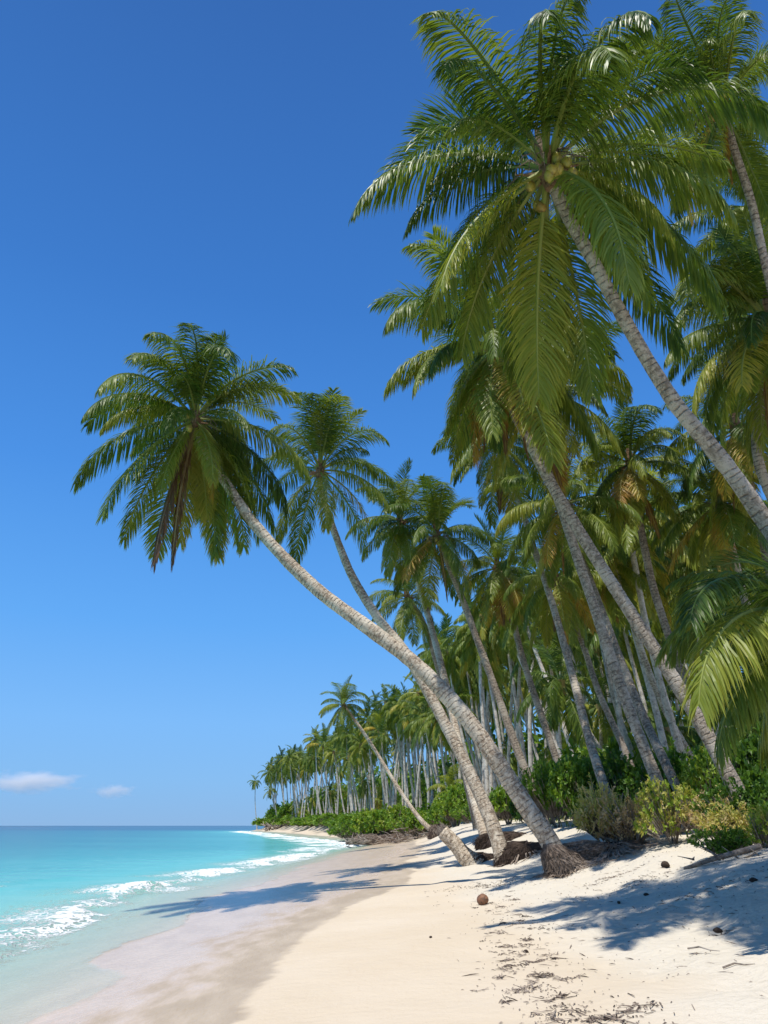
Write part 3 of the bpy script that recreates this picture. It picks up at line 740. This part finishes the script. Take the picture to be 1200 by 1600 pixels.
# ------------------------------------------------------------ shrubs
def shrub_mesh(seed, rx, ry, h, nclump, nleaf, ls, age, agev, spiky=0):
    rg = random.Random(seed); mb = MB()
    lobes = [(rg.uniform(-.55, .55)*rx, rg.uniform(-.5, .5)*ry, rg.uniform(.45, 1)*h, rg.uniform(.35, .6)) for _ in range(7)]
    for c in range(nclump):
        lx, ly, lh, lr = rg.choice(lobes)
        a = rg.uniform(0, 6.28); ct = rg.uniform(-.2, 1); st = math.sqrt(max(0, 1-ct*ct)); rr = rg.uniform(.75, 1.08)
        cpt = Vector((lx+math.cos(a)*st*rx*lr*rr, ly+math.sin(a)*st*ry*lr*rr, max(.05, lh*.55+ct*lh*.45*rr)))
        outd = Vector((math.cos(a)*st, math.sin(a)*st, ct*.8+.5)).normalized()
        ca = age+rg.uniform(-agev, agev)
        if rg.random() < .5: tube(mb, [cpt*.45, cpt*.8, cpt], [.016, .01, .005], 3, 1, False, age=.95)
        for k in range(nleaf):
            b = k*2.4+rg.uniform(0, .5); tilt = rg.uniform(.2, 1.25)
            u = outd.orthogonal().normalized(); w_ = outd.cross(u)
            d = (outd*math.cos(tilt)+(u*math.cos(b)+w_*math.sin(b))*math.sin(tilt)).normalized()
            side = d.cross(outd)
            if side.length < .1: side = u
            side.normalize(); L = ls*rg.uniform(.7, 1.25); W = L*(.24 if not spiky else .13)
            o = cpt+outd*rg.uniform(-.12, .05); nn = side.cross(d)
            la = ca+rg.uniform(-.06, .06)
            mb.add([o, o+d*L*.55-side*W+nn*W*.3, o+d*L*.55+side*W+nn*W*.3, o+d*L+Vector((0, 0, -L*.18)), o+d*L*.55], [(0, 1, 4), (0, 4, 2), (1, 3, 4), (4, 3, 2)], 0, age=la)
    for k in range(6):
        a = rg.uniform(0, 6.28); tube(mb, [Vector((0, 0, -.1)), Vector((math.cos(a)*rx*.3, math.sin(a)*ry*.3, h*.4)), Vector((math.cos(a)*rx*.5, math.sin(a)*ry*.5, h*.75))], [.04, .025, .01], 4, 1, False, age=.95)
    return mb.mesh('shrub', [M['shrub'], M['wood']])
SH = {'green': [shrub_mesh(i, 1, 1, 1.0, 420, 11, .115, .40, .2) for i in range(3)],
      'dark': [shrub_mesh(10+i, 1, 1, 1.0, 400, 10, .12, .18, .16) for i in range(3)],
      'yellow': [shrub_mesh(20+i, 1, 1, 1.0, 300, 10, .10, .60, .2) for i in range(3)],
      'dry': [shrub_mesh(30+i, 1, 1, 1.0, 330, 9, .12, .93, .1, 1) for i in range(2)],
      'far': [shrub_mesh(40+i, 1, 1, 1.0, 260, 8, .17, .30, .2) for i in range(3)]}
def shrub(px, y, h, wd, kind, label, group=None, x=None, cat='shrub'):
    if x is None: x = ray(px, 1290).x/ray(px, 1290).y*y
    me = rng.choice(SH[kind]); o = link('dry_shrub' if kind == 'dry' else 'shrub', me, None, (x, y, gh(x, y)-.08))
    o.scale = (wd/2, wd/2*.9, h); o.rotation_euler = (0, 0, rng.uniform(0, 6.28)); tag(o, label, cat, group); return o
shrub(712, 62, 3.2, 4.6, 'green', 'bright green round shrub left of the two leaning trunks, behind the broken stump')
shrub(688, 66, 2.2, 3.6, 'green', 'low bright green shrub where the thin bowed palm meets the sand')
shrub(745, 52, 1.5, 3.0, 'green', 'small green shrub glimpsed just left of the second leaning trunk')
shrub(795, 42, 2.2, 3.4, 'green', 'green shrub seen between the two big leaning trunks')
shrub(828, 36, 1.9, 2.4, 'dark', 'darker green shrub close behind the foremost leaning trunk')
shrub(872, 29, 2.3, 2.6, 'green', 'dense green shrub right of the foremost leaning trunk, standing on the sand edge')
shrub(905, 26.5, 2.2, 2.4, 'green', 'leafy green shrub at the left end of the hedge beside the dry brush')
shrub(858, 33, 2.8, 3.0, 'dark', 'tall dark shrub behind the hedge, just right of the foremost leaning trunk')
shrub(940, 27, 2.5, 3.2, 'dark', 'dark green shrub behind the grey wavy trunk')
shrub(985, 25, 2.3, 3.0, 'dark', 'dark green shrub between the grey wavy trunk and the diagonal trunks')
shrub(1075, 23, 2.2, 2.8, 'dark', 'dark shrub in the shade right of the two diagonal trunk bases')
shrub(1120, 21, 2.0, 2.2, 'green', 'green shrub left of the base of the pale diagonal trunk')
shrub(1195, 18, 2.3, 2.6, 'dark', 'dark shrub behind the base of the pale diagonal trunk at right edge')
shrub(1048, 17.5, 1.35, 1.7, 'yellow', 'yellow green leafy shrub on the sand right of the dry brush')
shrub(1010, 20, 1.2, 1.6, 'yellow', 'small yellowish shrub tucked between dry brush and dark hedge')
shrub(955, 19.5, 1.75, 2.1, 'dry', 'tangled tan dry bush at the foot of the grey wavy trunk')
shrub(990, 18.6, 1.2, 1.9, 'dry', 'low brown dry bush left of the yellow green shrub')
shrub(1096, 17.0, 1.1, 1.8, 'dry', 'reddish brown dry bush left of the pale diagonal trunk base')
shrub(1142, 15.6, .9, 1.7, 'dry', 'brown dead undergrowth around the foot of the pale diagonal trunk')
shrub(1128, 14.0, .6, 1.0, 'dark', 'dark green weedy shrub nearest the sand at right')
shrub(1190, 14.0, .8, 1.1, 'yellow', 'yellow green shrub cut by the right edge')
shrub(1175, 15.5, 1.2, 1.6, 'dark', 'dark shrub beside the right edge above the yellow green one')
shrub(580, 88, 3.6, 6.0, 'green', 'bright green shrub mass above the driftwood tangle')
shrub(545, 112, 2.8, 6.5, 'green', 'low green shrub left of the driftwood tangle')
shrub(612, 86, 4.2, 6.5, 'green', 'tall green shrub behind the driftwood tangle')
shrub(652, 74, 2.4, 5.0, 'green', 'green shrub right of the driftwood tangle behind the bowed trunk')
for i in range(34):     # low shrubs along the far beach
    y = 92*math.exp(i/33*math.log(335/92)); x = float(xs(y))+vegd(y)-1.2+rng.uniform(0, 1.5)
    hh = rng.uniform(1.6, 3.0)*(1.3 if y > 220 else 1); U = proj((x, y, 1))[0]
    shrub(0, y, hh, rng.uniform(5, 8)*(1+y/500), 'far', '%s green shrub of the shore hedge, ' % ('flat' if hh < 2.2 else 'rounded' if hh < 3 else 'taller')+where(U), 'far beach shrubs '+where(U), x)
for i in range(30):     # big shrubs of the point
    y = rng.uniform(230, 350); x = float(xs(y))+rng.uniform(10, 30); U = proj((x, y, 1))[0]
    shrub(0, y, rng.uniform(4.5, 8), rng.uniform(8, 13), 'far', 'tall leafy shrub massed under the palms '+where(U), 'tall far shrubs '+where(U), x)
for i in range(110):    # understory inside the grove
    y = rng.choice([rng.uniform(28, 60), rng.uniform(45, 110), rng.uniform(80, 220)]); x = float(xs(y))+rng.uniform(16, 62)
    U, V, f = proj((x, y, 4))
    if U < 400 or U > 1260: continue
    kd = rng.choice(['dark', 'dark', 'green', 'far']); dp = 'near' if y < 50 else 'middle' if y < 110 else 'far'
    shrub(0, y, rng.uniform(2.4, 4.6), rng.uniform(3.5, 6.5), kd,
          '%s shrub in %s shade, %s' % ({'dark': 'dark', 'green': 'bright green', 'far': 'broad leaved'}[kd], dp, where(U)), 'grove undergrowth '+where(U), x)
# broadleaf wood that closes the view behind the palms: one mass nobody could count
mb = MB(); rg = random.Random(77)
for i in range(46000):
    y = rg.uniform(62, 335)**1.0; x = float(np.interp(y, XS_Y, XS_X))+rg.uniform(24, 56)*(1 if y > 100 else 1.25)
    if y < 90: x += (90-y)*.3
    z = 3.3+rg.random()*(11.5+2.5*math.sin(x*.3+y*.13))
    c = Vector((x, y, z-.8)); s = rg.uniform(.35, .95)
    d = Vector((rg.uniform(-1, 1), rg.uniform(-1, 1), rg.uniform(-.4, 1))).normalized(); u = d.orthogonal().normalized(); w_ = d.cross(u)
    mb.add([c-u*s, c+w_*s*.5, c+u*s, c-w_*s*.5], [(0, 1, 2, 3)], 0, age=rg.uniform(0, .45))
tag(link('distant_wood', mb.mesh('distant_wood', [M['shrub']])), 'dense green wood closing the view behind the palm trunks', 'wood', kind='stuff')
mb = MB(); rg = random.Random(78)
for i in range(26000):
    y = rg.uniform(48, 210); x = float(xs(y))+rg.uniform(46, 112)
    if not .2 < x/y < .62: continue
    c = Vector((x, y, 4+rg.random()*(9.5+3*math.sin(x*.35+y*.2)))); s = rg.uniform(.4, 1.0)
    d = Vector((rg.uniform(-1, 1), rg.uniform(-1, 1), rg.uniform(-.4, 1))).normalized(); u = d.orthogonal().normalized(); w_ = d.cross(u)
    mb.add([c-u*s, c+w_*s*.5, c+u*s, c-w_*s*.5], [(0, 1, 2, 3)], 0, age=rg.uniform(0, .5))
tag(link('wood', mb.mesh('wood', [M['shrub']])), 'green broadleaf wood behind the trunks in the right half', 'wood', kind='stuff')
# leaf litter and grass under the grove
mb = MB()
for i in range(9000):
    y = 13+rg.random()**1.6*70; d = 13.2+rg.random()*24; x = float(xs(y))+d
    c = Vector((x, y, gh(x, y)+.02)); L = rg.uniform(.12, .42); a = rg.uniform(0, 6.28)
    t_ = Vector((math.cos(a)*.5, math.sin(a)*.5, rg.uniform(.3, 1.2))).normalized(); s_ = Vector((-math.sin(a), math.cos(a), 0))*.022
    mb.add([c-s_, c+s_, c+t_*L], [(0, 1, 2)], 0, age=rg.choice([.2, .4, .6, .9, .95]))
tag(link('ground_cover', mb.mesh('ground_cover', [M['shrub']])), 'grass and leaf litter under the palms behind the beach', 'ground cover', kind='stuff')

# ------------------------------------------------------------ root mounds, stump, driftwood
def mound(name, c, rx, ry, h, nst, label, cat, seed, rot=0, parent=None, strandlen=.35, fr=.009, sm='strand'):
    rg = random.Random(seed); mb = MB(); nu, nv = 28, 10; vs = []
    def surf(a, t):
        r = math.cos(t*math.pi/2)**.6; n = 1+.28*(float(fbm(math.cos(a)*2+5, math.sin(a)*2+t*2, seed, 3))-.45)*2
        x_ = math.cos(a)*rx*r*n; y_ = math.sin(a)*ry*r*n; z_ = h*math.sin(t*math.pi/2)*n-.12*(t == 0)
        return Vector((x_*math.cos(rot)-y_*math.sin(rot), x_*math.sin(rot)+y_*math.cos(rot), z_))
    for j in range(nv+1):
        for i in range(nu): vs.append(surf(2*math.pi*i/nu, j/nv))
    fs = [(j*nu+i, j*nu+(i+1) % nu, (j+1)*nu+(i+1) % nu, (j+1)*nu+i) for j in range(nv) for i in range(nu)]
    mb.add(vs, fs, 0)
    for k in range(nst):
        a = rg.uniform(0, 6.28); t = rg.uniform(.02, .95); p = surf(a, t); q = surf(a+rg.uniform(-.35, .35), max(0, t-rg.uniform(.15, .5)))
        o = Vector((p.x, p.y, p.z*.4)).normalized() if p.length > 0 else Vector((0, 0, 1))
        mid = (p+q)*.5+o*rg.uniform(.0, .09)
        q = q+o*rg.uniform(.01, .12); q.z = max(q.z, -.02)
        r = fr*rg.uniform(.6, 1.5); tube(mb, [p-o*.02, mid, q], [r, r*.9, r*.4], 3, 1, False)
    o = link(name, mb.mesh(name, [M['root'], M[sm]]), parent, c if parent is None else c-parent.location)
    if parent is None: tag(o, label, cat)
    return o
gA = bA; gB = bB
mound('root_base', Vector((bA.x, bA.y, bA.z-.05)), .42, .40, .34, 900, None, None, 3, 0, A, fr=.007)
qa = G(960, 1366)
mound('root_mat', Vector((bA.x+1.15, bA.y+.35, gh(bA.x+1.15, bA.y+.35)-.05)), 1.15, .42, .27, 2800, 'long mat of brown roots on the sand right of the foremost leaning trunk', 'roots', 4, .12, fr=.011)
mound('root_base', Vector((bB.x+.62, bB.y+.1, bB.z-.1)), .98, .6, .62, 900, None, None, 5, 0, B, fr=.006, sm='root')
e = Vector(E_.location); e2 = e.copy()
mound('root_base', Vector((e.x+.9, e.y, e.z-.1)), 1.4, .7, .5, 700, None, None, 6, 0, E_, fr=.01, sm='root')
d0 = Vector(DD_.location)
mound('root_ball', Vector((d0.x+.1, d0.y, d0.z-.1)), .8, .7, .75, 200, None, None, 8, 0, DD_, fr=.02)
# broken leaning stump
sb = G(742, 1350); dS = sb.y/1.10
root = bpy.data.objects.new('palm_stump', None); COL.objects.link(root); root.location = sb
tag(root, 'broken leaning palm stump with a splintered top, left of the two leaning trunks', 'stump')
tp = P(692, 1300, dS*1.02)-sb
pts = [Vector((.12, 0, -.1)), tp*.25+Vector((-.05, 0, -.02)), tp*.6, tp]
me, q = trunk_mesh('trunk', pts, [.36, .27, .23, .21, .20], M['bark_pale'], .1, 16, .1); link('trunk', me, root)
mb = MB(); T = tp.normalized(); u = T.orthogonal().normalized(); v_ = T.cross(u)
for k in range(22):
    a = k*.2856; b = tp+(u*math.cos(a)+v_*math.sin(a))*.17; L = rng.uniform(.08, .32)
    tube(mb, [b-T*.1, b+T*L], [.035, .006], 4, 0)
link('splinters', mb.mesh('splinters', [M['wood']]), root)
mound('root_base', Vector((sb.x+.3, sb.y+.1, sb.z-.08)), .62, .42, .36, 500, None, None, 9, 0, root, fr=.007, sm='root')

def skirt(root, z0, r0, r1, n, seed, taper=.0):
    rg = random.Random(seed); mb = MB()
    for k in range(n):
        a = rg.uniform(0, 6.283); z = z0*rg.uniform(.25, 1.1); ra = r0*(1+.25*(1-z/z0)); rb = r1*rg.uniform(.7, 1.15)*(.55+.45*(1-z/z0*.5)); a2 = a+rg.uniform(-.35, .35)
        sx_ = -.52*z
        p = Vector((math.cos(a)*ra+sx_, math.sin(a)*ra, z)); q = Vector((math.cos(a2)*rb, math.sin(a2)*rb, rg.uniform(-.05, .22)))
        m_ = (p+q)*.5+Vector((math.cos(a), math.sin(a), .5))*rg.uniform(.02, .12)
        r = rg.uniform(.006, .013); tube(mb, [p, m_, q], [r, r, r*.4], 3, 0, False)
    link('root_fibres', mb.mesh('root_fibres', [M['strand']]), root)
def surface_roots(root, dx, n, r0, L0, seed):
    rg = random.Random(seed); mb = MB(); o = root.location
    for k in range(n):
        a = rg.uniform(0, 6.283); d = Vector((math.cos(a), math.sin(a), 0)); p = d*r0*.6+Vector((dx, 0, 0)); pts = []; L = L0*rg.uniform(.4, 1.1)
        for j in range(8):
            zz = gh(o.x+p.x, o.y+p.y)-o.z
            pts.append(Vector((p.x, p.y, zz+.10*math.exp(-j*.7)+.02+rg.uniform(-.03, .03)))); d = (d+Vector((rg.uniform(-.45, .45), rg.uniform(-.45, .45), 0))).normalized(); p = p+d*L/8
        r = rg.uniform(.008, .028); tube(mb, pts, [r*(1-j/9) for j in range(8)], 5, 0)
    link('surface_roots', mb.mesh('surface_roots', [M['strand']], True), root)
surface_roots(A, .1, 90, .45, .8, 21); surface_roots(A, 1.1, 70, .5, .9, 22); surface_roots(B, .5, 60, .7, .7, 23)
skirt(A, .5, .19, .50, 2400, 3)
def branchy(name, c, n, spread, length, r, label, cat, seed, up=.5):
    rg = random.Random(seed); mb = MB()
    for i in range(n):
        p = Vector((rg.uniform(-1, 1)*spread[0], rg.uniform(-1, 1)*spread[1], rg.uniform(0, spread[2])))
        a = rg.uniform(0, 6.28); d = Vector((math.cos(a), math.sin(a)*.7, rg.uniform(-.25, up))).normalized(); L = length*rg.uniform(.4, 1)
        pts = [p]; 
        for k in range(4): d = (d+Vector((rg.uniform(-.5, .5), rg.uniform(-.5, .5), rg.uniform(-.3, .3)))*.6).normalized(); pts.append(pts[-1]+d*L/4)
        rr = r*rg.uniform(.4, 1.2); tube(mb, pts, [rr, rr*.85, rr*.7, rr*.5, rr*.25], 5, 0)
    o = link(name, mb.mesh(name, [M['wood']], True), None, c); tag(o, label, cat); return o
for px_, y_, n_, sp_, L_, r_, lab, s_ in (
    (600, 80, 60, (4.0, 1.5, .6), 1.9, .06, 'tangle of grey brown driftwood branches below the bright green shrubs', 1),
    (640, 70, 30, (1.8, 1.0, .9), 2.0, .06, 'small heap of bare branches right of the big driftwood tangle', 2),
    (430, 262, 40, (4, 2, 1.2), 4, .3, 'dark driftwood heap at the water edge of the far point', 3)):
    x_ = ray(px_, 1295).x/ray(px_, 1295).y*y_; branchy('driftwood', Vector((x_, y_, gh(x_, y_)-.1)), n_, sp_, L_, r_, lab, 'driftwood', s_)
mound('root_mat', Vector((float(ray(608, 1290).x/ray(608, 1290).y*84), 84, gh(3.0, 84)-.4)), 4.6, 1.4, .9, 300, 'eroded dark bank of roots behind the driftwood tangle', 'roots', 12, 0, fr=.04)
mb = MB()
lg = [Vector((-3.5, 0, .05)), Vector((-1, .2, .28)), Vector((1.5, 0, .22)), Vector((3.8, -.3, .5)), Vector((5.2, -.5, .9))]
tube(mb, catmull(lg, 6), list(np.linspace(.14, .3, 25)), 8, 0)
o = link('fallen_log', mb.mesh('fallen_log', [M['wood']], True), None, (float(xs(118))+6.5, 118, .65)); tag(o, 'long dark fallen log lying at the edge of the far surf', 'log')
mb = MB()
lg = [G(1070, 1358)-G(1120, 1352), Vector((0, 0, .1)), G(1190, 1335)-G(1120, 1352)+Vector((0, 0, .12))]
tube(mb, catmull(lg, 8), list(np.linspace(.025, .05, 17)), 7, 0)
for i in range(9):
    t = rng.uniform(-.4, .8); tube(mb, [Vector((t, 0, .08)), Vector((t+rng.uniform(-.3, .3), rng.uniform(-.3, .3), rng.uniform(.1, .35)))], [.02, .006], 4, 0)
o = link('fallen_branch', mb.mesh('fallen_branch', [M['wood']], True), None, G(1120, 1352)); tag(o, 'dark fallen branch lying on the sand below the shrubs at right', 'branch')
# twigs standing in the root mat
# ------------------------------------------------------------ small things on the sand
g = G(754, 1413); o = link('fallen_coconut', NUT.copy(), None, g+Vector((0, 0, .07))); o.data.materials.clear(); o.data.materials.append(M['husk'])
o.rotation_euler = (1.35, .3, .6); o.scale = (.85, .85, .85); tag(o, 'brown fallen coconut lying alone on the pale sand', 'coconut')
pm = MB()
for j in range(6):
    for i in range(8):
        a = 2*math.pi*i/8; t = math.pi*j/5; r = math.sin(t)*(1+.25*math.sin(a*2+j)); pm.v.append(Vector((math.cos(a)*r, math.sin(a)*r*.8, -math.cos(t)*.6)))
pm.f = [(j*8+i, j*8+(i+1) % 8, (j+1)*8+(i+1) % 8, (j+1)*8+i) for j in range(5) for i in range(8)]; pm.m = [0]*len(pm.f)
PEB = pm.mesh('pebble', [M['root']], True)
for px_, py_, s_, lab in ((673, 1466, .025, 'small dark pebble alone on the smooth sand at left of the wrack'), (822, 1489, .035, 'dark nut among the debris in the middle of the wrack line'),
                      (957, 1412, .03, 'left one of two dark nuts in the palm shadow'), (967, 1412, .035, 'right one of two dark nuts in the palm shadow'),
                      (1010, 1400, .04, 'dark seed pod in the middle of the palm shadow'), (1122, 1457, .05, 'dark leafy scrap on the sand near the tip of the frond shadow'),
                      (1178, 1378, .055, 'dark husk lump on the sand near the right edge'), (1040, 1355, .10, 'brown husk at the right end of the root mat')):
    g = G(px_, py_); o = link('beach_debris' if s_ > .045 else 'pebble', PEB, None, g+Vector((0, 0, s_*.4))); o.scale = (s_, s_, s_); o.rotation_euler = (0, 0, rng.uniform(0, 6)); tag(o, lab, 'debris')
for (a, b, lab) in (((862, 1595), (869, 1582), 'short twig lying on the sand at the bottom of the wrack line'), ((1130, 1515), (1180, 1508), 'thin curved twig lying on the sand near the right edge'), ((1075, 1485), (1125, 1488), 'straight thin twig on the sand below the frond shadow')):
    g = G(*a); h_ = G(*b); mb = MB(); d = h_-g
    tube(mb, [Vector((0, 0, .012)), d*.35+Vector((.02, .03, .03)), d*.7+Vector((-.01, -.02, .015)), d+Vector((0, 0, .01))], [.009, .008, .006, .003], 5, 0)
    o = link('twig', mb.mesh('twig', [M['wood']]), None, g); tag(o, lab, 'twig')
mb = MB(); rg = random.Random(5)
WR = [(770, 1385), (800, 1430), (800, 1460), (835, 1495), (830, 1525), (870, 1560), (930, 1585), (985, 1600)]
wr = [G(*q) for q in WR]
spots = []
for c_ in range(70):
    t = rg.random()*(len(wr)-1); k = int(t); p = wr[k].lerp(wr[k+1], t-k)
    cx_, cy_ = p.x+rg.gauss(0, .16)-.35*(rg.random() < .25), p.y+rg.gauss(0, .16); sx_ = rg.uniform(.02, .09); sy_ = sx_*rg.uniform(.4, 1.6)
    for i in range(rg.randint(4, 26)): spots.append((cx_+rg.gauss(0, sx_), cy_+rg.gauss(0, sy_), rg.uniform(.3, 1.15)))
for i in range(350):
    t = rg.random()*(len(wr)-1); k = int(t); p = wr[k].lerp(wr[k+1], t-k); spots.append((p.x+rg.gauss(0, .3)-.1, p.y+rg.gauss(0, .3), rg.uniform(.2, .7)))
for i in range(1300):
    x_ = rg.uniform(.8, 9); y_ = rg.uniform(5.5, 19)
    if x_-float(xs(y_)) < 7.3+rg.random()*1.2: continue
    spots.append((x_, y_, rg.uniform(.25, .7)))
for (px_, py_, n_, sg) in ((775, 1382, 160, .35), (1130, 1385, 120, .5), (1010, 1375, 130, .5), (960, 1370, 110, .35), (1125, 1455, 25, .05), (700, 1390, 40, .3)):
    c = G(px_, py_)
    for i in range(n_): spots.append((c.x+rg.gauss(0, sg), c.y+rg.gauss(0, sg*.6), rg.uniform(.4, 1.3)))
for (x_, y_, s) in spots:
    z_ = gh(x_, y_)
    zz = float(ground_z(np.array(x_), np.array(y_), np.array(x_-float(xs(y_)))))
    a = rg.uniform(0, 6.28); L = (rg.uniform(.006, .022) if rg.random() < .74 else rg.uniform(.03, .10))*(.6+s*.6); W = rg.uniform(.0025, .007)*(.6+s*.6)
    u = Vector((math.cos(a), math.sin(a), rg.uniform(-.1, .25))); v_ = Vector((-math.sin(a), math.cos(a), 0)); c = Vector((x_, y_, zz+.006))
    H_ = Vector((0, 0, W*1.4))
    mb.add([c-u*L-v_*W, c+u*L-v_*W*.6, c+u*L*.9+v_*W*.7, c-u*L+v_*W, c+H_, c+u*L*.5+H_*.7+v_*W], [(0, 1, 4), (1, 2, 5, 4), (2, 3, 4, 5), (3, 0, 4)], 0 if rg.random() < .3 else 1)
tag(link('wrack_debris', mb.mesh('wrack_debris', [M['root'], M['strand']])), 'scattered bits of seaweed, twigs and husk along the wrack line', 'debris', kind='stuff')

# ------------------------------------------------------------ two low clouds
def cloud(px0, px1, py, hpx, dist, dens, label, seed):
    c = P((px0+px1)/2, py, dist); rx = (px1-px0)/2/1155*dist; rz = hpx/2/1155*dist
    me = bpy.data.meshes.new('cloud'); import bmesh
    bm = bmesh.new(); bmesh.ops.create_icosphere(bm, subdivisions=3, radius=1); bm.to_mesh(me); bm.free()
    o = link('cloud', me, None, c); o.scale = (rx, rx*.5, rz); tag(o, label, 'cloud')
    m, nt = mat('cloud_vapour')
    oc = objco(nt); n = noise(nt, mapping(nt, oc, (1.6, 1, .9)), 1.7, 6, .62)
    ln = N(nt, 'ShaderNodeVectorMath', operation='LENGTH'); nt.links.new(oc, ln.inputs[0])
    e = mth(nt, 'SUBTRACT', 1.0, ln.outputs['Value'])
    dn = mth(nt, 'MULTIPLY', mth(nt, 'SUBTRACT', mth(nt, 'ADD', n, mth(nt, 'MULTIPLY', e, .55)), .66, clamp=True), dens)
    v = N(nt, 'ShaderNodeVolumePrincipled'); v.inputs['Color'].default_value = (1, 1, 1, 1); nt.links.new(dn, v.inputs['Density'])
    ou = N(nt, 'ShaderNodeOutputMaterial'); nt.links.new(v.outputs[0], ou.inputs['Volume']); me.materials.append(m)
cloud(-60, 150, 1221, 44, 7000, .022, 'long pale cloud streak low above the sea at the left edge', 1)
cloud(130, 222, 1236, 30, 7000, .022, 'small pale cloud puff low above the sea, right of the longer one', 2)
print('background palms', bgcount, 'objects', len(bpy.data.objects))
